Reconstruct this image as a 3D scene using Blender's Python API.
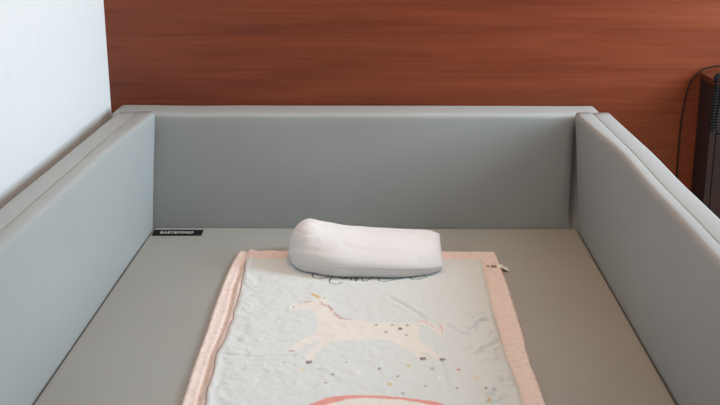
import bpy, bmesh, math
import numpy as np
from mathutils import Vector, Matrix, noise

for o in list(bpy.data.objects):
    bpy.data.objects.remove(o, do_unlink=True)
scene = bpy.context.scene
COL = scene.collection
R = math.radians

# ------------------------------------------------------------------ camera
cam_data = bpy.data.cameras.new('camera')
cam_data.sensor_width = 36.0
cam_data.lens = 1050.0 / 720.0 * 36.0
cam_data.shift_x = -12.0 / 720.0
cam_data.clip_start = 0.05
cam = bpy.data.objects.new('camera', cam_data)
cam.location = (0.061, -3.309, 1.125)
cam.rotation_euler = (R(90 - 16.45), 0, R(0.65))
COL.objects.link(cam)
scene.camera = cam
cam_data.dof.use_dof = True
cam_data.dof.focus_distance = 2.9
cam_data.dof.aperture_fstop = 7.1

# ------------------------------------------------------------------ world and light
world = bpy.data.worlds.new('world')
scene.world = world
world.use_nodes = True
bg = world.node_tree.nodes['Background']
bg.inputs['Color'].default_value = (0.80, 0.90, 1.0, 1)
bg.inputs['Strength'].default_value = 0.02

def area_light(name, loc, target, sx, sy, power, col):
    l = bpy.data.lights.new(name, 'AREA')
    l.shape = 'RECTANGLE'
    l.size = sx
    l.size_y = sy
    l.energy = power
    l.color = col
    o = bpy.data.objects.new(name, l)
    o.location = loc
    d = Vector(target) - Vector(loc)
    o.rotation_euler = d.to_track_quat('-Z', 'Y').to_euler()
    COL.objects.link(o)
    return o

# daylight entering through the window opening in the right wall, close to the back corner
area_light('window_daylight', (2.58, -0.5, 1.5), (0.0, -0.5, 1.5), 0.8, 1.5, 126, (0.666, 0.861, 1.0))
# small warm ceiling lamp above the head of the bed
area_light('ceiling_lamp', (0.3, -0.55, 2.46), (0.3, -0.55, 0.0), 0.6, 0.6, 11.5, (1.0, 0.46, 0.05))

scene.view_settings.view_transform = 'Standard'
scene.view_settings.look = 'None'
scene.view_settings.gamma = 1.0
scene.view_settings.use_curve_mapping = False
scene.view_settings.exposure = 0.10

# ------------------------------------------------------------------ materials
def srgb(r, g, b):
    def f(c):
        c /= 255.0
        return c / 12.92 if c <= 0.04045 else ((c + 0.055) / 1.055) ** 2.4
    return (f(r), f(g), f(b), 1.0)

def new_mat(name, color, rough=0.6, spec=0.5):
    m = bpy.data.materials.new(name)
    m.use_nodes = True
    nt = m.node_tree
    b = nt.nodes['Principled BSDF']
    b.inputs['Base Color'].default_value = color
    b.inputs['Roughness'].default_value = rough
    b.inputs['Specular IOR Level'].default_value = spec
    return m, nt, b

def add_bump(nt, b, scale, strength, dist=0.001, detail=3.0, stretch=(1, 1, 1), kind='noise'):
    tc = nt.nodes.new('ShaderNodeTexCoord')
    mp = nt.nodes.new('ShaderNodeMapping')
    mp.inputs['Scale'].default_value = stretch
    nt.links.new(tc.outputs['Object'], mp.inputs['Vector'])
    if kind == 'noise':
        t = nt.nodes.new('ShaderNodeTexNoise')
        t.inputs['Detail'].default_value = detail
        out = t.outputs['Fac']
    else:
        t = nt.nodes.new('ShaderNodeTexVoronoi')
        out = t.outputs['Distance']
    t.inputs['Scale'].default_value = scale
    nt.links.new(mp.outputs['Vector'], t.inputs['Vector'])
    bp = nt.nodes.new('ShaderNodeBump')
    bp.inputs['Strength'].default_value = strength
    bp.inputs['Distance'].default_value = dist
    nt.links.new(out, bp.inputs['Height'])
    nt.links.new(bp.outputs['Normal'], b.inputs['Normal'])

def vary(nt, b, c1, c2, scale, stretch=(1, 1, 1), detail=4.0, lo=0.3, hi=0.7):
    tc = nt.nodes.new('ShaderNodeTexCoord')
    mp = nt.nodes.new('ShaderNodeMapping')
    mp.inputs['Scale'].default_value = stretch
    n = nt.nodes.new('ShaderNodeTexNoise')
    n.inputs['Scale'].default_value = scale
    n.inputs['Detail'].default_value = detail
    r = nt.nodes.new('ShaderNodeValToRGB')
    r.color_ramp.elements[0].position = lo
    r.color_ramp.elements[0].color = c1
    r.color_ramp.elements[1].position = hi
    r.color_ramp.elements[1].color = c2
    nt.links.new(tc.outputs['Object'], mp.inputs['Vector'])
    nt.links.new(mp.outputs['Vector'], n.inputs['Vector'])
    nt.links.new(n.outputs['Fac'], r.inputs['Fac'])
    nt.links.new(r.outputs['Color'], b.inputs['Base Color'])

M_leather, nt, b = new_mat('grey_leatherette', srgb(158, 159, 157), 0.5, 0.4)
vary(nt, b, srgb(156, 157, 155), srgb(160, 161, 159), 3.0)
add_bump(nt, b, 900, 0.10, 0.0006)
M_mattress, nt, b = new_mat('mattress_leatherette', srgb(164, 163, 158), 0.55, 0.35)
vary(nt, b, srgb(162, 161, 156), srgb(166, 165, 160), 3.0)
add_bump(nt, b, 900, 0.10, 0.0006)
M_white, nt, b = new_mat('white_wallpaper', srgb(219, 217, 216), 0.8, 0.2)
vary(nt, b, srgb(211, 210, 209), srgb(214, 213, 212), 60, (1, 1, 0.08))
add_bump(nt, b, 90, 0.05, 0.001, 3, (1, 1, 0.12))
M_ceiling, nt, b = new_mat('white_ceiling_paint', srgb(235, 232, 226), 0.9, 0.2)
M_floor, nt, b = new_mat('oak_floor', srgb(176, 140, 104), 0.5, 0.4)
vary(nt, b, srgb(160, 124, 90), srgb(190, 154, 116), 6, (0.3, 4, 1))
M_pillow, nt, b = new_mat('white_cotton', srgb(226, 221, 220), 0.85, 0.15)
add_bump(nt, b, 1200, 0.15, 0.0006)
M_pink, nt, b = new_mat('pink_muslin', srgb(232, 209, 201), 0.9, 0.1)
vary(nt, b, srgb(227, 203, 194), srgb(237, 218, 209), 60)
add_bump(nt, b, 260, 0.45, 0.002, 3, (1, 0.6, 1))
M_black, nt, b = new_mat('black_plastic', srgb(12, 12, 13), 0.7, 0.2)
M_cable, nt, b = new_mat('dark_cable_rubber', srgb(18, 14, 13), 0.6, 0.3)
M_label, nt, b = new_mat('black_woven_label', srgb(16, 16, 17), 0.8, 0.2)
M_letter, nt, b = new_mat('white_label_print', srgb(205, 205, 203), 0.7, 0.2)
M_tag, nt, b = new_mat('white_satin_tag', srgb(236, 232, 222), 0.5, 0.4)
M_mark, nt, b = new_mat('grey_tag_print', srgb(168, 146, 140), 0.8, 0.2)
M_piping, nt, b = new_mat('mauve_thread', srgb(150, 128, 128), 0.9, 0.1)
M_trim, nt, b = new_mat('beige_trim_paint', srgb(226, 208, 188), 0.6, 0.3)

def wood_mat(name, dark, mid, light, stretch, rough=0.42):
    m, nt, b = new_mat(name, mid, rough, 0.4)
    tc = nt.nodes.new('ShaderNodeTexCoord')
    # broad bands
    mp = nt.nodes.new('ShaderNodeMapping')
    mp.inputs['Scale'].default_value = stretch
    nt.links.new(tc.outputs['Object'], mp.inputs['Vector'])
    n1 = nt.nodes.new('ShaderNodeTexNoise')
    n1.inputs['Scale'].default_value = 1.0
    n1.inputs['Detail'].default_value = 5.0
    n1.inputs['Roughness'].default_value = 0.55
    n1.inputs['Distortion'].default_value = 0.6
    nt.links.new(mp.outputs['Vector'], n1.inputs['Vector'])
    # fine pores
    mp2 = nt.nodes.new('ShaderNodeMapping')
    mp2.inputs['Scale'].default_value = tuple(s * 12 if s > 5 else s * 3 for s in stretch)
    nt.links.new(tc.outputs['Object'], mp2.inputs['Vector'])
    n2 = nt.nodes.new('ShaderNodeTexNoise')
    n2.inputs['Scale'].default_value = 1.0
    n2.inputs['Detail'].default_value = 3.0
    nt.links.new(mp2.outputs['Vector'], n2.inputs['Vector'])
    mx = nt.nodes.new('ShaderNodeMath')
    mx.operation = 'MULTIPLY_ADD'
    mx.inputs[1].default_value = 0.38
    nt.links.new(n2.outputs['Fac'], mx.inputs[0])
    sc = nt.nodes.new('ShaderNodeMath')
    sc.operation = 'MULTIPLY'
    sc.inputs[1].default_value = 0.62
    nt.links.new(n1.outputs['Fac'], sc.inputs[0])
    nt.links.new(sc.outputs[0], mx.inputs[2])
    r = nt.nodes.new('ShaderNodeValToRGB')
    cr = r.color_ramp
    cr.elements[0].position = 0.30
    cr.elements[0].color = dark
    cr.elements[1].position = 0.72
    cr.elements[1].color = light
    e = cr.elements.new(0.5)
    e.color = mid
    nt.links.new(mx.outputs[0], r.inputs['Fac'])
    nt.links.new(r.outputs['Color'], b.inputs['Base Color'])
    return m

M_wood = wood_mat('reddish_wood_veneer', srgb(99, 42, 21), srgb(121, 55, 29), srgb(137, 67, 39), (1.1, 1.0, 17.0))
M_cab = wood_mat('dark_cabinet_wood', srgb(24, 8, 5), srgb(31, 11, 6), srgb(38, 14, 8), (1.2, 1.2, 16.0), 0.6)
M_cabtop = wood_mat('cabinet_top_wood', srgb(70, 30, 13), srgb(84, 38, 16), srgb(96, 46, 20), (1.2, 16.0, 1.2))

# ------------------------------------------------------------------ helpers
def link(name, me, mat=None, parent=None, smooth=False):
    o = bpy.data.objects.new(name, me)
    COL.objects.link(o)
    if mat is not None:
        me.materials.append(mat)
    if parent is not None:
        o.parent = parent
        o.matrix_parent_inverse = parent.matrix_basis.inverted()
    if smooth:
        me.polygons.foreach_set('use_smooth', [True] * len(me.polygons))
    return o

def bm_obj(name, bm, mat=None, parent=None, smooth=False):
    me = bpy.data.meshes.new(name)
    bmesh.ops.recalc_face_normals(bm, faces=bm.faces)
    bm.to_mesh(me)
    bm.free()
    return link(name, me, mat, parent, smooth)

def empty(name, loc):
    o = bpy.data.objects.new(name, None)
    o.location = loc
    COL.objects.link(o)
    return o

def tag(o, label=None, cat=None, kind=None):
    if label:
        o['label'] = label
    if cat:
        o['category'] = cat
    if kind:
        o['kind'] = kind
    return o

def box_bm(x0, x1, y0, y1, z0, z1, bevel=0.0, seg=4, bm=None):
    own = bmesh.new()
    mat = Matrix.Translation(((x0 + x1) / 2, (y0 + y1) / 2, (z0 + z1) / 2)) @ Matrix.Diagonal((x1 - x0, y1 - y0, z1 - z0, 1))
    bmesh.ops.create_cube(own, size=1.0, matrix=mat)
    if bevel > 0:
        bmesh.ops.bevel(own, geom=list(own.edges), offset=bevel, segments=seg, profile=0.5, affect='EDGES')
    if bm is None:
        return own
    me = bpy.data.meshes.new('tmp')
    own.to_mesh(me)
    own.free()
    bm.from_mesh(me)
    bpy.data.meshes.remove(me)
    return bm

def bevel_split(bm, xs, small, large, seg=5):
    near = [e for e in bm.edges if all(abs(v.co.x - xs) < 1e-5 for v in e.verts)]
    far = [e for e in bm.edges if all(abs(v.co.x - xs) > 1e-5 for v in e.verts)]
    bmesh.ops.bevel(bm, geom=far, offset=large, segments=seg, profile=0.5, affect='EDGES')
    near = [e for e in bm.edges if all(abs(v.co.x - xs) < 1e-5 for v in e.verts)]
    bmesh.ops.bevel(bm, geom=near, offset=small, segments=3, profile=0.5, affect='EDGES')

def slice_bm(bm, axis, values):
    for v in values:
        co = [0, 0, 0]
        no = [0, 0, 0]
        co[axis] = v
        no[axis] = 1
        bmesh.ops.bisect_plane(bm, geom=list(bm.verts) + list(bm.edges) + list(bm.faces),
                               plane_co=co, plane_no=no)

def catmull(pts, n=8):
    P = [Vector(p) for p in pts]
    P = [P[0] * 2 - P[1]] + P + [P[-1] * 2 - P[-2]]
    out = []
    for i in range(1, len(P) - 2):
        p0, p1, p2, p3 = P[i - 1], P[i], P[i + 1], P[i + 2]
        for k in range(n):
            t = k / n
            out.append(0.5 * ((2 * p1) + (p2 - p0) * t + (2 * p0 - 5 * p1 + 4 * p2 - p3) * t * t
                              + (3 * p1 - p0 - 3 * p2 + p3) * t ** 3))
    out.append(P[-2])
    return out

def tube_bm(path, rad, sides=8, bm=None):
    bm = bm or bmesh.new()
    path = [Vector(p) for p in path]
    rings = []
    up = Vector((0.13, 0.31, 0.94)).normalized()
    nrm = None
    for i, p in enumerate(path):
        t = (path[min(i + 1, len(path) - 1)] - path[max(i - 1, 0)]).normalized()
        if nrm is None:
            nrm = t.orthogonal().normalized()
        nrm = (nrm - t * nrm.dot(t)).normalized()
        bn = t.cross(nrm)
        rings.append([bm.verts.new(p + rad * (math.cos(a) * nrm + math.sin(a) * bn))
                      for a in [2 * math.pi * k / sides for k in range(sides)]])
    for i in range(len(rings) - 1):
        for k in range(sides):
            bm.faces.new((rings[i][k], rings[i][(k + 1) % sides], rings[i + 1][(k + 1) % sides], rings[i + 1][k]))
    bm.faces.new(rings[0][::-1])
    bm.faces.new(rings[-1])
    return bm

def interp(curve, y):
    ys = np.array([p[1] for p in curve])[::-1]
    xs = np.array([p[0] for p in curve])[::-1]
    return np.interp(y, ys, xs)

def sstep(a, b, x):
    t = np.clip((x - a) / (b - a), 0, 1)
    return t * t * (3 - 2 * t)

_rng = np.random.RandomState(7)
_TAB = _rng.rand(257, 257)
def vnoise(x, y):
    x = np.asarray(x, float)
    y = np.asarray(y, float)
    xi = np.floor(x).astype(int)
    yi = np.floor(y).astype(int)
    fx = x - xi
    fy = y - yi
    fx = fx * fx * (3 - 2 * fx)
    fy = fy * fy * (3 - 2 * fy)
    a = _TAB[xi % 256, yi % 256]
    b_ = _TAB[(xi + 1) % 256, yi % 256]
    c = _TAB[xi % 256, (yi + 1) % 256]
    d = _TAB[(xi + 1) % 256, (yi + 1) % 256]
    return (a * (1 - fx) + b_ * fx) * (1 - fy) + (c * (1 - fx) + d * fx) * fy - 0.5

def fbm(x, y, octv=4):
    s = 0
    a = 1.0
    for k in range(octv):
        s = s + a * vnoise(x * 2 ** k + 13.7 * k, y * 2 ** k + 5.1 * k)
        a *= 0.5
    return s

def seg_dist(px, py, pts):
    d = np.full(px.shape, 1e9)
    for (ax, ay), (bx, by) in zip(pts[:-1], pts[1:]):
        dx, dy = bx - ax, by - ay
        t = np.clip(((px - ax) * dx + (py - ay) * dy) / (dx * dx + dy * dy + 1e-12), 0, 1)
        d = np.minimum(d, np.hypot(px - ax - t * dx, py - ay - t * dy))
    return d

def in_poly(px, py, pts):
    ins = np.zeros(px.shape, bool)
    n = len(pts)
    for i in range(n):
        x1, y1 = pts[i]
        x2, y2 = pts[(i + 1) % n]
        if y1 == y2:
            continue
        c = ((y1 > py) != (y2 > py)) & (px < (x2 - x1) * (py - y1) / (y2 - y1) + x1)
        ins ^= c
    return ins

def poly_cov(px, py, pts, soft):
    d = seg_dist(px, py, list(pts) + [pts[0]])
    d = np.where(in_poly(px, py, pts), d, -d)
    return np.clip(d / soft * 0.5 + 0.5, 0, 1)

def sheet(name, X, Y, Z, zbot, mat, parent=None, colors=None):
    """closed sheet: height field on top, flat underside, side walls"""
    ny, nx = X.shape
    top = np.stack([X, Y, Z], -1).reshape(-1, 3)
    # border loop for the underside
    idx = np.arange(nx * ny).reshape(ny, nx)
    loop = np.concatenate([idx[0, :], idx[1:, -1], idx[-1, -2::-1], idx[-2:0:-1, 0]])
    bot = top[loop].copy()
    bot[:, 2] = zbot
    verts = np.concatenate([top, bot])
    n0 = len(top)
    q = np.stack([idx[:-1, :-1], idx[1:, :-1], idx[1:, 1:], idx[:-1, 1:]], -1).reshape(-1, 4)
    k = len(loop)
    j = np.arange(k)
    side = np.stack([loop[j], loop[(j + 1) % k], n0 + (j + 1) % k, n0 + j], -1)
    quads = np.concatenate([q, side])
    me = bpy.data.meshes.new(name)
    faces = quads.tolist() + [list(range(n0 + k - 1, n0 - 1, -1))]
    me.from_pydata(verts.tolist(), [], faces)
    me.update()
    if colors is not None:
        at = me.color_attributes.new('print', 'FLOAT_COLOR', 'POINT')
        c = np.ones((len(verts), 4), np.float32)
        c[:n0, :3] = colors.reshape(-1, 3)
        c[n0:, :3] = colors.reshape(-1, 3)[loop]
        at.data.foreach_set('color', c.ravel())
    return link(name, me, mat, parent, True)

# ------------------------------------------------------------------ room
XL, XR, YB, YF, ZC = -0.857, 2.60, 0.162, -5.2, 2.5
tag(bm_obj('floor', box_bm(XL - 0.1, XR + 0.1, YF - 0.1, YB + 0.1, -0.1, 0.0), M_floor), kind='structure')
tag(bm_obj('ceiling', box_bm(XL - 0.1, XR + 0.1, YF - 0.1, YB + 0.1, ZC, ZC + 0.1), M_ceiling), kind='structure')
tag(bm_obj('wall_left', box_bm(XL - 0.1, XL, YF, YB, 0, ZC), M_white), kind='structure')
tag(bm_obj('wall_back', box_bm(XL - 0.1, XR + 0.1, YB, YB + 0.1, 0, ZC), M_wood), kind='structure')
tag(bm_obj('wall_front', box_bm(XL - 0.1, XR + 0.1, YF - 0.1, YF, 0, ZC), M_white), kind='structure')
bm = box_bm(XR, XR + 0.1, YF, YB, 0, 0.70)
box_bm(XR, XR + 0.1, YF, YB, 2.28, ZC, bm=bm)
box_bm(XR, XR + 0.1, YF, -0.95, 0.70, 2.28, bm=bm)
box_bm(XR, XR + 0.1, -0.05, YB, 0.70, 2.28, bm=bm)
tag(bm_obj('wall_right', bm, M_white), kind='structure')

# ------------------------------------------------------------------ bumper bed
ZM = 0.06      # mattress top
ZT = 0.444     # bumper top
YE = -2.1
bed = empty('bumper_bed', (0.0, -1.0, 0.0))
tag(bed, 'grey leatherette floor bed with padded bumper walls on three sides', 'bed')

bm = box_bm(-0.7005, 0.7005, YE, 0.001, 0.001, ZM, 0.010, 4)
bm_obj('mattress', bm, M_mattress, bed, True)

def bend(bm, fn):
    for v in bm.verts:
        v.co = Vector(fn(v.co))

# back bumper: one thick pad across the whole width
bm = box_bm(-0.820, 0.764, 0.004, 0.150, 0.002, ZT, 0.017, 5)
slice_bm(bm, 0, [-0.78 + 0.04 * i for i in range(36)] + [0.64, 0.65, 0.66, 0.67, 0.68, 0.69, 0.70, 0.71, 0.72])
slice_bm(bm, 2, [0.04 * i for i in range(1, 11)])
def f_back(c):
    x, y, z = c
    n = noise.noise(Vector((x * 3, 0.5, z * 3)))
    if y < 0.08:
        w = 1.0
        y += 0.003 * n * w
        # the pad pulls away a little where it meets the right-hand bumper
        k = math.exp(-((x - 0.694) / 0.020) ** 2)
        y += 0.034 * k * float(sstep(0.055, 0.09, z)) * float(1 - sstep(0.36, 0.43, z))
    if z > 0.3:
        z += 0.002 * noise.noise(Vector((x * 4, 2.5, 0)))
    return x, y, z
bend(bm, f_back)
bm_obj('back_bumper', bm, M_leather, bed, True)

def side_bumper(s, x_in, x_seam, x_out):
    y1 = 0.0
    ys = [YE + 0.05 + 0.05 * i for i in range(41)]
    def f(c):
        x, y, z = c
        t = max(0.0, min(1.0, z / ZT))
        far = float(sstep(-0.55, 0.0, y))
        x -= s * 0.034 * far * t ** 1.3 * (1.0 if abs(x) < abs(x_seam) - 0.01 else 0.4)
        n = noise.noise(Vector((s * 3.0, y * 2.5, z * 3)))
        x += 0.003 * n
        z2 = z + 0.007 * far * t
        if z > 0.3:
            z2 += 0.003 * noise.noise(Vector((s, y * 3.0, 4.0)))
        return x, y, z2
    lo, hi = sorted((x_in, x_seam))
    bm = box_bm(lo, hi, YE, y1 - 0.001, 0.002, ZT)
    bevel_split(bm, x_seam, 0.004, 0.015)
    slice_bm(bm, 1, ys)
    slice_bm(bm, 2, [0.05 * i for i in range(1, 9)])
    bend(bm, f)
    inner = bm_obj('side_bumper', bm, M_leather, bed, True)
    lo, hi = sorted((x_seam, x_out))
    bm = box_bm(lo, hi, YE, y1 - 0.001, 0.002, ZT - 0.001)
    bevel_split(bm, x_seam, 0.004, 0.012)
    slice_bm(bm, 1, ys)
    slice_bm(bm, 2, [0.05 * i for i in range(1, 9)])
    bend(bm, f)
    bm_obj('outer_panel', bm, M_leather, inner, True)

side_bumper(-1, -0.703, -0.742, -0.806)
side_bumper(1, 0.704, 0.741, 0.800)

# sewn brand label at the far left corner of the mattress
lab = [(-0.692, -0.033), (-0.530, -0.031), (-0.528, -0.089), (-0.688, -0.092)]
bm = bmesh.new()
lo = [bm.verts.new((x, y, ZM + 0.0004)) for x, y in lab]
hi = [bm.verts.new((x, y, ZM + 0.0018)) for x, y in lab]
bm.faces.new(lo[::-1])
bm.faces.new(hi)
for i in range(4):
    bm.faces.new((lo[i], lo[(i + 1) % 4], hi[(i + 1) % 4], hi[i]))
label = bm_obj('sewn_label', bm, M_label, bed)
tag(label, 'black sewn label with white lettering')
fc = bpy.data.curves.new('lettering_curve', 'FONT')
fc.body = 'BABY&POND'
fc.size = 0.034
fc.align_x = 'CENTER'
fc.align_y = 'CENTER'
fc.space_character = 1.22
fc.extrude = 0.0002
fc.offset = 0.0006
ft = bpy.data.objects.new('lettering_tmp', fc)
COL.objects.link(ft)
bpy.context.view_layer.update()
me = bpy.data.meshes.new_from_object(ft.evaluated_get(bpy.context.evaluated_depsgraph_get()))
bpy.data.objects.remove(ft, do_unlink=True)
co = np.array([v.co[:] for v in me.vertices])
w = co[:, 0].max() - co[:, 0].min()
co[:, 0] *= 0.106 / w
cx, cy = (co[:, 0].max() + co[:, 0].min()) / 2, (co[:, 1].max() + co[:, 1].min()) / 2
for v, c in zip(me.vertices, co):
    v.co = (c[0] - cx - 0.612, c[1] - cy - 0.061, ZM + 0.0021 + c[2])
me.name = 'lettering'
link('lettering', me, M_letter, label)

# ------------------------------------------------------------------ traced outlines on the blanket (metres, bed coordinates)
OUTL = [(-0.372, -0.246), (-0.386, -0.283), (-0.393, -0.483), (-0.39, -0.724), (-0.384, -0.875), (-0.384, -1.006), (-0.379, -1.141), (-0.375, -1.262)]
OUTR = [(0.401, -0.237), (0.407, -0.284), (0.411, -0.449), (0.413, -0.673), (0.413, -0.848), (0.408, -1.023), (0.415, -1.248), (0.415, -1.50)]
PANL = [(-0.347, -0.366), (-0.337, -0.517), (-0.329, -0.67), (-0.325, -0.808), (-0.325, -0.934), (-0.333, -1.01), (-0.332, -1.038), (-0.324, -1.129), (-0.324, -1.228), (-0.319, -1.275)]
PANR = [(0.354, -0.322), (0.351, -0.469), (0.351, -0.588), (0.349, -0.705), (0.35, -0.864), (0.351, -0.991), (0.356, -1.095), (0.362, -1.182), (0.362, -1.267)]
CREASEL = [(-0.357, -0.392), (-0.356, -0.477), (-0.355, -0.572), (-0.345, -0.741), (-0.344, -0.872), (-0.346, -1.004), (-0.342, -1.129), (-0.339, -1.228), (-0.336, -1.275)]
UNI = [(-0.186, -0.721), (-0.183, -0.711), (-0.173, -0.704), (-0.158, -0.696), (-0.145, -0.689), (-0.13, -0.675), (-0.117, -0.667), (-0.108, -0.663), (-0.105, -0.645), (-0.099, -0.64), (-0.094, -0.66), (-0.088, -0.681), (-0.076, -0.717), (-0.064, -0.755), (-0.051, -0.785), (-0.036, -0.801), (-0.021, -0.809), (0.015, -0.819), (0.053, -0.823), (0.098, -0.823), (0.136, -0.825), (0.147, -0.832), (0.15, -0.859), (0.148, -0.898), (0.149, -0.931), (0.169, -0.97), (0.191, -1.012), (0.207, -1.04), (0.209, -1.051), (0.2, -1.059), (0.19, -1.048), (0.175, -1.021), (0.165, -1.004), (0.162, -1.015), (0.166, -1.04), (0.158, -1.057), (0.149, -1.05), (0.142, -1.03), (0.126, -1.002), (0.108, -0.973), (0.087, -0.947), (0.072, -0.935), (0.054, -0.932), (0.011, -0.933), (-0.032, -0.942), (-0.062, -0.952), (-0.079, -0.975), (-0.094, -1.004), (-0.102, -1.03), (-0.102, -1.055), (-0.104, -1.071), (-0.119, -1.071), (-0.12, -1.046), (-0.121, -1.019), (-0.111, -0.993), (-0.098, -0.961), (-0.094, -0.943), (-0.112, -0.952), (-0.132, -0.976), (-0.147, -1.002), (-0.161, -1.011), (-0.17, -1.005), (-0.164, -0.988), (-0.152, -0.961), (-0.137, -0.935), (-0.12, -0.913), (-0.108, -0.895), (-0.104, -0.867), (-0.105, -0.822), (-0.111, -0.779), (-0.119, -0.752), (-0.131, -0.742), (-0.148, -0.742), (-0.169, -0.745), (-0.18, -0.739)]
TAIL = [(0.146, -0.822), (0.162, -0.815), (0.176, -0.818), (0.188, -0.831), (0.196, -0.854), (0.2, -0.876), (0.204, -0.847), (0.21, -0.837), (0.215, -0.86), (0.213, -0.891), (0.206, -0.906), (0.198, -0.9), (0.19, -0.879), (0.182, -0.854), (0.171, -0.838), (0.158, -0.835), (0.149, -0.835)]
HORN = [(-0.139, -0.62), (-0.131, -0.623), (-0.11, -0.649), (-0.115, -0.66), (-0.127, -0.649)]
SPOTS = [(0.044, -0.841), (0.084, -0.839), (0.123, -0.842), (0.104, -0.864), (0.069, -0.888), (0.119, -0.903), (-0.176, -0.723), (-0.099, -0.658)]
HOOVES = [(-0.112, -1.063), (0.155, -1.043), (0.201, -1.048), (-0.158, -1.002), (-0.105, -1.052)]
DOTS = [(-0.124, -1.106), (-0.084, -1.097), (-0.053, -1.129), (-0.067, -1.171), (-0.024, -1.063), (0.053, -1.097), (0.076, -1.176), (0.006, -1.12), (0.095, -1.137), (0.12, -1.082), (0.175, -1.097), (0.235, -1.099), (0.189, -1.143), (0.156, -1.184), (0.225, -1.193), (0.273, -1.145), (0.288, -1.198), (0.289, -1.256), (0.105, -1.219), (-0.17, -1.066)]
ARCT = [(-0.107, -1.286), (-0.093, -1.268), (-0.061, -1.244), (-0.024, -1.231), (0.016, -1.229), (0.098, -1.234), (0.142, -1.247), (0.176, -1.258), (0.201, -1.276)]
ARCB = [(-0.076, -1.299), (-0.061, -1.277), (-0.046, -1.264), (-0.012, -1.251), (0.026, -1.242), (0.098, -1.246), (0.141, -1.26), (0.166, -1.274), (0.183, -1.292)]
GROOVE1 = [(0.08, -0.65), (0.102, -0.686), (0.137, -0.742), (0.17, -0.802)]
GROOVE2 = [(0.223, -0.841), (0.253, -0.894), (0.272, -0.903)]
GROOVE3 = [(0.197, -1.065), (0.206, -1.188)]
GROOVE4 = [(-0.333, -1.024), (-0.242, -1.034), (-0.155, -1.027)]
SCRIPT = [[(-0.136, -0.454), (-0.142, -0.482), (-0.136, -0.504), (-0.122, -0.511), (-0.108, -0.508), (-0.097, -0.495), (-0.087, -0.472)],
          [(-0.082, -0.481), (-0.09, -0.517), (-0.089, -0.539), (-0.079, -0.55), (-0.065, -0.554), (-0.054, -0.539)],
          [(-0.067, -0.503), (-0.063, -0.485), (-0.059, -0.503), (-0.049, -0.508), (-0.046, -0.494), (-0.037, -0.503)],
          [(-0.031, -0.494), (-0.028, -0.523)],
          [(-0.02, -0.494), (-0.017, -0.528), (-0.014, -0.503), (-0.011, -0.521)],
          [(0.001, -0.503), (0.003, -0.527), (0.014, -0.525), (0.027, -0.502)],
          [(0.042, -0.493), (0.05, -0.511)],
          [(0.023, -0.502), (0.036, -0.498), (0.052, -0.502), (0.065, -0.506)],
          [(0.049, -0.515), (0.052, -0.527), (0.071, -0.527), (0.087, -0.518), (0.106, -0.509), (0.122, -0.497), (0.135, -0.485), (0.151, -0.481)],
          [(0.135, -0.488), (0.145, -0.512), (0.162, -0.51), (0.182, -0.499), (0.185, -0.491), (0.176, -0.481)],
          [(0.167, -0.46), (0.183, -0.469), (0.195, -0.478)]]
MANE = [[(-0.108, -0.685), (-0.1, -0.706), (-0.092, -0.717)],
        [(-0.089, -0.703), (-0.08, -0.724), (-0.071, -0.744)],
        [(-0.067, -0.758), (-0.06, -0.782), (-0.048, -0.795), (-0.036, -0.804), (-0.021, -0.809)],
        [(-0.149, -0.691), (-0.14, -0.687), (-0.132, -0.685)],
        [(-0.085, -0.717), (-0.076, -0.734), (-0.074, -0.751)],
        [(-0.063, -0.771), (-0.053, -0.788), (-0.046, -0.805)],
        [(-0.045, -0.85), (-0.029, -0.843), (-0.01, -0.85), (0.006, -0.848)],
        [(-0.037, -0.831), (-0.032, -0.84)]]
TAIL_STROKES = [[(0.146, -0.825), (0.161, -0.819), (0.176, -0.82)], [(0.171, -0.828), (0.182, -0.838), (0.188, -0.857)], [(0.206, -0.841), (0.209, -0.863), (0.208, -0.888)]]


# ------------------------------------------------------------------ blanket
Y0, Y1 = -0.262, -1.50
blanket = empty('muslin_blanket', (0.01, -0.9, ZM))
tag(blanket, 'pale blue muslin baby blanket with unicorn print and pink border spread on the mattress', 'blanket')

def h_back(X, Y):
    """top of the pink backing layer above the mattress"""
    z = 0.0075 + 0.0022 * fbm(X * 18, Y * 14) + 0.0016 * fbm(X * 60 + 3, Y * 60, 2)
    dl = X - interp(CREASEL, Y)
    z = z - 0.0080 * np.exp(-(dl / 0.0045) ** 2) + 0.004 * np.exp(-((dl - 0.014) / 0.010) ** 2)
    return np.maximum(z, 0.002)

nx, ny = 260, 380
ty = np.linspace(0, 1, ny)
sx = np.linspace(0, 1, nx)
Yg = (Y0 + (Y1 - Y0) * ty)[:, None] * np.ones((1, nx))
xl = interp(OUTL, Yg[:, 0]) + 0.003 * fbm(ty * 60, ty * 0 + 2.2, 3)
xr = interp(OUTR, Yg[:, 0]) + 0.003 * fbm(ty * 60, ty * 0 + 8.2, 3)
Xg = xl[:, None] + (xr - xl)[:, None] * sx[None, :]
Yg = Yg + (0.006 * fbm(Xg * 40, Xg * 0 + 1.3, 3)) * np.exp(-(ty * 40))[:, None]
Hb = h_back(Xg, Yg)
edge = np.minimum(np.minimum(Xg - xl[:, None], xr[:, None] - Xg), (ty * (Y0 - Y1))[:, None])
Hb = 0.001 + (Hb + 0.003 * np.exp(-((edge - 0.008) / 0.007) ** 2)) * sstep(0, 0.007, edge + 0.001)
sheet('backing', Xg, Yg, ZM + Hb, ZM + 0.0006, M_pink, blanket)

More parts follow.
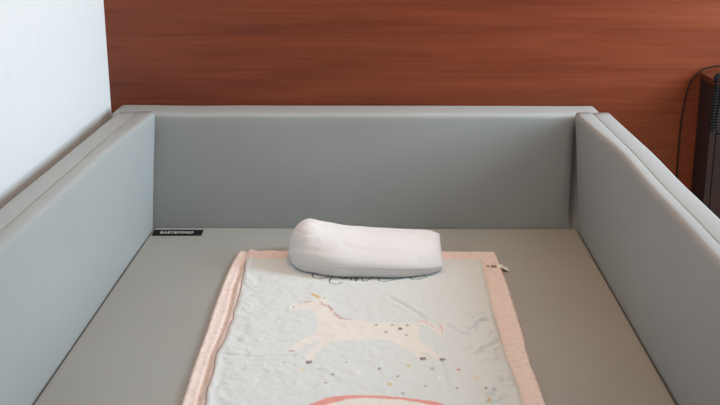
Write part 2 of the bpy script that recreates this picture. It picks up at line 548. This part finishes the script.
def h_panel(X, Y):
    z = 0.0040 + 0.0020 * fbm(X * 9, Y * 7, 3) + 0.0010 * fbm(X * 45, Y * 38 + 4, 3)
    # soft creases
    w1 = np.abs(fbm(X * 10 + Y * 6 + 7, Y * 9 - X * 4, 2))
    z = z + 0.0007 * np.exp(-(w1 / 0.05) ** 2)
    for g, a, wd in ((GROOVE1, -0.0030, 0.006), (GROOVE2, -0.0030, 0.006), (GROOVE3, -0.002, 0.005), (GROOVE4, -0.0025, 0.008)):
        d = seg_dist(X, Y, g)
        z = z + a * np.exp(-(d / wd) ** 2) - 0.6 * a * np.exp(-((d - 0.014) / 0.009) ** 2)
    # gathered cloth along the right edge
    er = interp(PANR, Y) - X
    g = np.exp(-((er - 0.035) / 0.045) ** 2) * sstep(-0.55, -0.85, Y)
    z = z + g * (0.0015 + 0.017 * np.clip(1 - 3.2 * np.abs(fbm(X * 26 - Y * 20, Y * 24 + 3, 3)), 0, 1) ** 1.5 * (0.5 + fbm(X * 14, Y * 14 + 8, 2)))
    el = X - interp(PANL, Y)
    g = np.exp(-((el - 0.03) / 0.05) ** 2)
    z = z + g * 0.004 * fbm(X * 30 + Y * 16, Y * 26 + 9, 3)
    return z

nx, ny = 380, 560
PT, PB = -0.330, -1.49
ty = np.linspace(0, 1, ny)
sx = np.linspace(0, 1, nx)
Yg = (PT + (PB - PT) * ty)[:, None] * np.ones((1, nx))
xl = interp(PANL, Yg[:, 0]) + 0.003 * fbm(ty * 40, ty * 0 + 4.2, 3)
xr = interp(PANR, Yg[:, 0]) + 0.004 * fbm(ty * 40, ty * 0 + 6.2, 3)
Xg = xl[:, None] + (xr - xl)[:, None] * sx[None, :]
Yg = Yg + (0.010 * fbm(Xg * 9, Xg * 0 + 5.3, 3)) * np.exp(-(ty * 30))[:, None]
edge = np.minimum(np.minimum(Xg - xl[:, None], xr[:, None] - Xg), (ty * (PT - PB))[:, None])
Hp = h_back(Xg, Yg) + 0.0008 + np.maximum(h_panel(Xg, Yg), 0.001) * sstep(-0.002, 0.010, edge)

PALE = np.array(srgb(217, 219, 217)[:3])
CREAM = np.array(srgb(230, 223, 216)[:3])
C_ = np.ones(Xg.shape + (3,)) * PALE
def paint(cov, col):
    global C_
    C_ = C_ * (1 - cov[..., None]) + cov[..., None] * np.array(col[:3])
def stroke(pts, wd, col, op=1.0):
    d = seg_dist(Xg, Yg, pts)
    paint(op * np.clip((wd - d) / 0.002 + 0.5, 0, 1), col)
def dot(x, y, rx, ry, col, op=1.0):
    d = np.hypot((Xg - x) / rx, (Yg - y) / ry)
    paint(op * np.clip((1 - d) * 3 + 0.5, 0, 1), col)
def dot_star(x, y, r, col, op=1.0, ph=0.3):
    pts = []
    for k in range(10):
        rr = r if k % 2 == 0 else r * 0.45
        a = ph + math.pi * k / 5
        pts.append((x + rr * math.cos(a) * 0.9, y + rr * 1.5 * math.sin(a)))
    paint(op * poly_cov(Xg, Yg, pts, 0.0015), col)

GREY = srgb(138, 138, 136)
DARK = srgb(116, 112, 110)
ROSE = srgb(176, 128, 124)
CORAL = srgb(228, 158, 148)
GOLD = srgb(216, 184, 116)
# rainbow arch at the near edge
arch_top = [(-0.128, -1.345)] + ARCT + [(0.236, -1.345)]
arch_low = [(0.205, -1.345)] + ARCB[::-1] + [(-0.098, -1.345)]
paint(poly_cov(Xg, Yg, arch_top + [(0.236, -1.345), (-0.128, -1.345)], 0.002), CREAM)
paint(poly_cov(Xg, Yg, arch_top + arch_low, 0.002), CORAL)
# unicorn
paint(poly_cov(Xg, Yg, TAIL, 0.002), CREAM)
paint(poly_cov(Xg, Yg, UNI, 0.002), CREAM)
paint(poly_cov(Xg, Yg, HORN, 0.002), GOLD)
for p in MANE[:6]:
    c = catmull([(x, y, 0) for x, y in p], 4)
    z_ = []
    for k, q in enumerate(c):
        t = (c[min(k + 1, len(c) - 1)] - c[max(k - 1, 0)]).normalized()
        w_ = 0.0035 * (1 if k % 2 else -1)
        z_.append((q.x - t.y * w_, q.y + t.x * w_))
    stroke(z_, 0.0015, ROSE, 0.7)
for p in MANE[6:]:
    stroke(p, 0.0012, ROSE, 0.35)
for p in TAIL_STROKES:
    stroke(p, 0.0019, srgb(216, 166, 162), 0.7)
for i, (x, y) in enumerate(SPOTS):
    if i == 3:
        dot_star(x, y, 0.0085, DARK)
    elif i < 6:
        dot_star(x, y, 0.006, GREY, 0.9, 0.9 * i)
    else:
        dot(x, y, 0.0026, 0.004, GREY)
for i, (x, y) in enumerate(HOOVES):
    if i in (0, 1, 2):
        dot(x, y, 0.0078, 0.0105, srgb(168, 163, 158))
        dot(x - 0.003, y - 0.002, 0.0035, 0.005, DARK)
        dot(x + 0.005, y + 0.004, 0.0024, 0.004, DARK)
    elif i == 3:
        dot(x, y, 0.009, 0.005, srgb(176, 160, 156), 0.8)
stroke([(0.150, -1.001), (0.172, -1.033)], 0.0012, srgb(196, 192, 186), 0.8)
# scattered spots
cols = [srgb(224, 206, 164), srgb(176, 190, 180), srgb(128, 132, 130), srgb(176, 142, 144), srgb(178, 174, 172),
        GREY, GOLD, srgb(240, 238, 234), srgb(150, 150, 148), srgb(214, 190, 124), srgb(168, 168, 166), srgb(190, 116, 116),
        srgb(240, 238, 234), srgb(184, 182, 180), GREY, srgb(226, 208, 170), srgb(164, 122, 124), GOLD, srgb(166, 168, 168), srgb(196, 160, 160)]
for i, (x, y) in enumerate(DOTS):
    r = (0.0055, 0.0048, 0.0050, 0.0045, 0.004)[i % 5]
    if i in (0, 6, 9, 15, 17):
        dot_star(x, y, 0.0085, cols[i], 0.8)
    else:
        dot(x, y, r * 0.85, r * 1.25, cols[i], 0.75)
# handwritten word half hidden by the pillow
for p in SCRIPT:
    q = [(v.x, v.y) for v in catmull([(x, y, 0) for x, y in p], 6)] if len(p) > 2 else p
    stroke(q, 0.0019, srgb(74, 74, 74), 0.95)

M_print, nt, b = new_mat('printed_muslin', PALE.tolist() + [1.0], 0.9, 0.1)
at = nt.nodes.new('ShaderNodeAttribute')
at.attribute_name = 'print'
nt.links.new(at.outputs['Color'], b.inputs['Base Color'])
add_bump(nt, b, 220, 0.30, 0.0015, 3, (1, 0.5, 1))
sheet('printed_panel', Xg, Yg, ZM + Hp, ZM + 0.0009, M_print, blanket, C_)
tag(blanket.children[-1], 'pale blue top layer printed with a running unicorn and dots')

# stitched edge along the left side of the printed panel, and the right
def edge_thread(side, ya, yb, off):
    ys = np.linspace(ya, yb, 150)
    cv = PANL if side < 0 else PANR
    xs = interp(cv, ys) + off
    tt = (ys - PT) / (PB - PT)
    xs = xs + (0.003 * fbm(tt * 40, tt * 0 + 4.2, 3) if side < 0 else 0.004 * fbm(tt * 40, tt * 0 + 6.2, 3))
    zs = ZM + h_back(xs, ys) + 0.0024
    return tube_bm(list(zip(xs, ys, zs)), 0.0010, 6)
bm_obj('piping', edge_thread(-1, -0.37, -1.45, -0.0015), M_piping, blanket, True)
bm_obj('piping', edge_thread(1, -0.36, -1.45, 0.0015), M_tag, blanket, True)

# care tag folded over the right edge
bm = bmesh.new()
px = [0.398, 0.405, 0.413, 0.421, 0.429]
pz = [0.0095, 0.0118, 0.0098, 0.0050, 0.0022]
rows = []
for yy in (-0.381, -0.412):
    rows.append([[bm.verts.new((x, yy - (x - 0.398) * 0.25, ZM + z + dz)) for x, z in zip(px, pz)] for dz in (0, 0.0012)])
for i in range(4):
    bm.faces.new((rows[0][1][i], rows[0][1][i + 1], rows[1][1][i + 1], rows[1][1][i]))
    bm.faces.new((rows[0][0][i], rows[1][0][i], rows[1][0][i + 1], rows[0][0][i + 1]))
    for r in rows:
        bm.faces.new((r[0][i], r[0][i + 1], r[1][i + 1], r[1][i]))
for e in (0, 4):
    bm.faces.new((rows[0][0][e], rows[0][1][e], rows[1][1][e], rows[1][0][e]))
ct = bm_obj('care_tag', bm, M_tag, blanket)
tag(ct, 'small white care tag')
bm = bmesh.new()
for xa, xb in ((0.366, 0.373), (0.378, 0.394)):
    box_bm(xa, xb, -0.402, -0.388, ZM + 0.0085, ZM + 0.0118, 0.0005, 1, bm)
bm_obj('tag_stitching', bm, M_mark, ct)

# ------------------------------------------------------------------ pillow
def smooth_interp(xq, xs, ys):
    """cubic Hermite through the control points"""
    xs = np.array(xs, float)
    ys = np.array(ys, float)
    m = np.gradient(ys, xs)
    q = np.clip(np.asarray(xq, float), xs[0], xs[-1])
    i = np.clip(np.searchsorted(xs, q, side='right') - 1, 0, len(xs) - 2)
    h = xs[i + 1] - xs[i]
    t = (q - xs[i]) / h
    return ((2 * t**3 - 3 * t**2 + 1) * ys[i] + (t**3 - 2 * t**2 + t) * h * m[i]
            + (-2 * t**3 + 3 * t**2) * ys[i + 1] + (t**3 - t**2) * h * m[i + 1])

NU, NV = 150, 80
u = np.linspace(-1, 1, NU)[:, None]
v = np.linspace(-1, 1, NV)[None, :]
XC, HL = 0.006, 0.226
def pillow_surface(top):
    un = np.clip(u, -1, 1)
    xx = XC + HL * un + 0 * v
    # plan outline
    yf = smooth_interp(un, [-1, -0.9, -0.6, 0.1, 0.6, 0.9, 1], [-0.375, -0.432, -0.490, -0.518, -0.510, -0.478, -0.456])
    yb = smooth_interp(un, [-1, -0.9, -0.6, 0.1, 0.6, 0.9, 1], [-0.285, -0.235, -0.215, -0.215, -0.220, -0.232, -0.245])
    ym = (yf + yb) / 2
    yh = (yb - yf) / 2
    yy = ym + yh * v
    zs = smooth_interp(un, [-1, -0.85, -0.5, 0, 0.6, 1], [0.104, 0.106, 0.110, 0.110, 0.104, 0.092])
    zs = zs + np.clip(un, 0, 1) ** 3 * 0.030 * (v + 1) / 2
    end = np.clip(1 - np.clip(-un, 0, 1) ** 6, 0, 1) ** 0.52 * np.clip(1 - np.clip(un, 0, 1) ** 16, 0, 1) ** 0.6
    cross = np.clip(1 - np.abs(v) ** 2.4, 0, 1) ** 0.62
    if top:
        h = smooth_interp(un, [-1, -0.8, -0.5, 0, 0.5, 0.9, 1], [0.088, 0.089, 0.068, 0.052, 0.046, 0.036, 0.030])
        zz = zs + h * end * cross
        # long soft creases and gathers at the left end
        w = 0.0022 * np.sin(v * 9 + un * 2.0 + 3 * fbm(un * 2 + 0 * v, v * 2 + 0 * un, 2)) * cross
        zz = zz + w * end * 0.7
        # gathered folds fanning out from the tucked left end
        for (fu, fv, du, dv, amp, wd) in ((-0.97, -0.75, 0.40, 0.16, 0.006, 0.035), (-0.93, -0.95, 0.45, -0.02, 0.005, 0.03),
                                          (-0.98, -0.35, 0.34, 0.30, 0.005, 0.04), (-0.99, 0.1, 0.30, 0.35, 0.004, 0.04),
                                          (-0.80, -0.97, 0.65, 0.05, 0.0035, 0.03), (-0.2, -0.55, 1.0, -0.10, 0.0022, 0.04),
                                          (-0.5, 0.0, 1.1, 0.05, 0.0020, 0.06), (0.75, -0.8, 0.24, -0.16, 0.003, 0.04)):
            tt = np.clip(((un - fu) * du + (v - fv) * dv) / (du * du + dv * dv), 0, 1)
            dd = np.hypot(un - fu - tt * du, (v - fv - tt * dv) * 0.7)
            zz = zz + amp * (1 - 0.8 * tt) * (np.exp(-(dd / wd) ** 2) - 0.6 * np.exp(-((dd - 2.2 * wd) / wd) ** 2)) * (1 - np.abs(v) ** 12) * np.clip((1 - np.abs(un)) * 14, 0, 1)
        zz = zz + 0.0020 * fbm(un * 7 + 0 * v, v * 4 + 0 * un, 3) * cross
    else:
        zb = ZM + 0.0155
        d = zs - zb
        zz = zs - d * np.clip(end * (1 - np.abs(v) ** 9) * 2.2, 0, 1)
        zz = zz + 0 * v
    return np.stack([xx + 0 * v, yy, zz], -1)
T = pillow_surface(True)
B = pillow_surface(False)
bm = bmesh.new()
gt = [[bm.verts.new(T[i, j]) for j in range(NV)] for i in range(NU)]
gb = [[gt[i][j] if (i in (0, NU - 1) or j in (0, NV - 1)) else bm.verts.new(B[i, j]) for j in range(NV)] for i in range(NU)]
for i in range(NU - 1):
    for j in range(NV - 1):
        bm.faces.new((gt[i][j], gt[i + 1][j], gt[i + 1][j + 1], gt[i][j + 1]))
        bm.faces.new((gb[i][j + 1], gb[i + 1][j + 1], gb[i + 1][j], gb[i][j]))
for vv in bm.verts:
    vv.co.x += 0.002 * noise.noise(vv.co * 22)
pil = bm_obj('pillow', bm, M_pillow, None, True)
tag(pil, 'small plump white cotton pillow lying across the top of the blanket', 'pillow')
path = [tuple(T[i, 0]) for i in range(2, NU)] + [tuple(T[NU - 1, j]) for j in range(1, NV)]
bm_obj('seam', tube_bm(path, 0.0011, 6), M_pillow, pil, True)

# ------------------------------------------------------------------ bedside cabinet
cab = empty('bedside_cabinet', (1.34, 0.08, 0.0))
tag(cab, 'dark reddish-brown wooden bedside cabinet against the wood panelled wall, right of the bed', 'cabinet')
bm_obj('cabinet_top', box_bm(1.109, 1.58, 0.004, 0.159, 0.535, 0.554, 0.0015, 2), M_cabtop, cab)
bm_obj('side_panel', box_bm(1.112, 1.130, 0.010, 0.158, 0.0, 0.5345), M_cab, cab)
bm_obj('side_panel', box_bm(1.559, 1.577, 0.018, 0.158, 0.0, 0.5345), M_cab, cab)
bm_obj('back_panel', box_bm(1.1305, 1.5585, 0.150, 0.158, 0.04, 0.5345), M_cab, cab)
bm_obj('plinth', box_bm(1.1305, 1.5585, 0.030, 0.045, 0.0, 0.06), M_cab, cab)
d1 = bm_obj('drawer', box_bm(1.133, 1.556, 0.012, 0.028, 0.38, 0.530, 0.0015, 2), M_cab, cab)
bm_obj('handle', box_bm(1.29, 1.40, 0.002, 0.0118, 0.452, 0.462, 0.002, 2), M_black, d1)
d2 = bm_obj('door', box_bm(1.133, 1.556, 0.012, 0.028, 0.065, 0.376, 0.0015, 2), M_cab, cab)
bm_obj('handle', box_bm(1.50, 1.512, 0.002, 0.0118, 0.20, 0.30, 0.002, 2), M_black, d2)

# coiled black cord looped over the front edge of the cabinet
def coil_bm(pts, rad, wire, pitch):
    base = catmull(pts, 24)
    L = [0]
    for a, b_ in zip(base[:-1], base[1:]):
        L.append(L[-1] + (b_ - a).length)
    n = int(L[-1] / pitch * 14)
    out = []
    nrm = None
    for k in range(n + 1):
        s = L[-1] * k / n
        i = min(int(np.searchsorted(L, s, side='right')) - 1, len(base) - 2)
        f = (s - L[i]) / max(L[i + 1] - L[i], 1e-9)
        p = base[i].lerp(base[i + 1], f)
        t = (base[i + 1] - base[i]).normalized()
        if nrm is None:
            nrm = t.orthogonal().normalized()
        nrm = (nrm - t * nrm.dot(t)).normalized()
        bn = t.cross(nrm)
        a = 2 * math.pi * s / pitch
        out.append(p + rad * (math.cos(a) * nrm + math.sin(a) * bn))
    return tube_bm(out, wire, 6)
loop = [(1.22, 0.10, 0.5635), (1.16, 0.06, 0.5635), (1.120, 0.015, 0.5635), (1.1115, -0.0095, 0.548), (1.1105, -0.0115, 0.50), (1.1085, -0.0115, 0.44),
        (1.1080, -0.0115, 0.405), (1.1130, -0.0115, 0.390), (1.1185, -0.0115, 0.405), (1.1215, -0.0115, 0.45), (1.1255, -0.0115, 0.50),
        (1.130, -0.0095, 0.548), (1.142, 0.010, 0.5635), (1.20, 0.04, 0.5635)]
cc = bm_obj('coiled_cord', coil_bm(loop, 0.0060, 0.0024, 0.0092), M_black, None, True)
tag(cc, 'coiled black cord looped over the front edge of the bedside cabinet', 'cord')

# thin cable running over the cabinet and down the wall
pts = [(1.36, 0.140, 0.5575), (1.24, 0.146, 0.572), (1.17, 0.150, 0.577), (1.143, 0.152, 0.573), (1.117, 0.154, 0.565), (1.096, 0.155, 0.548), (1.076, 0.155, 0.516),
       (1.067, 0.155, 0.476), (1.061, 0.156, 0.429), (1.058, 0.156, 0.368), (1.058, 0.156, 0.309), (1.058, 0.156, 0.24), (1.062, 0.155, 0.12),
       (1.070, 0.148, 0.02), (1.085, 0.12, 0.004), (1.09, 0.02, 0.004)]
cb = bm_obj('cable', tube_bm(catmull(pts, 8), 0.0025, 8), M_cable, None, True)
tag(cb, 'thin black cable arching off the bedside cabinet and hanging down the wood wall', 'cable')
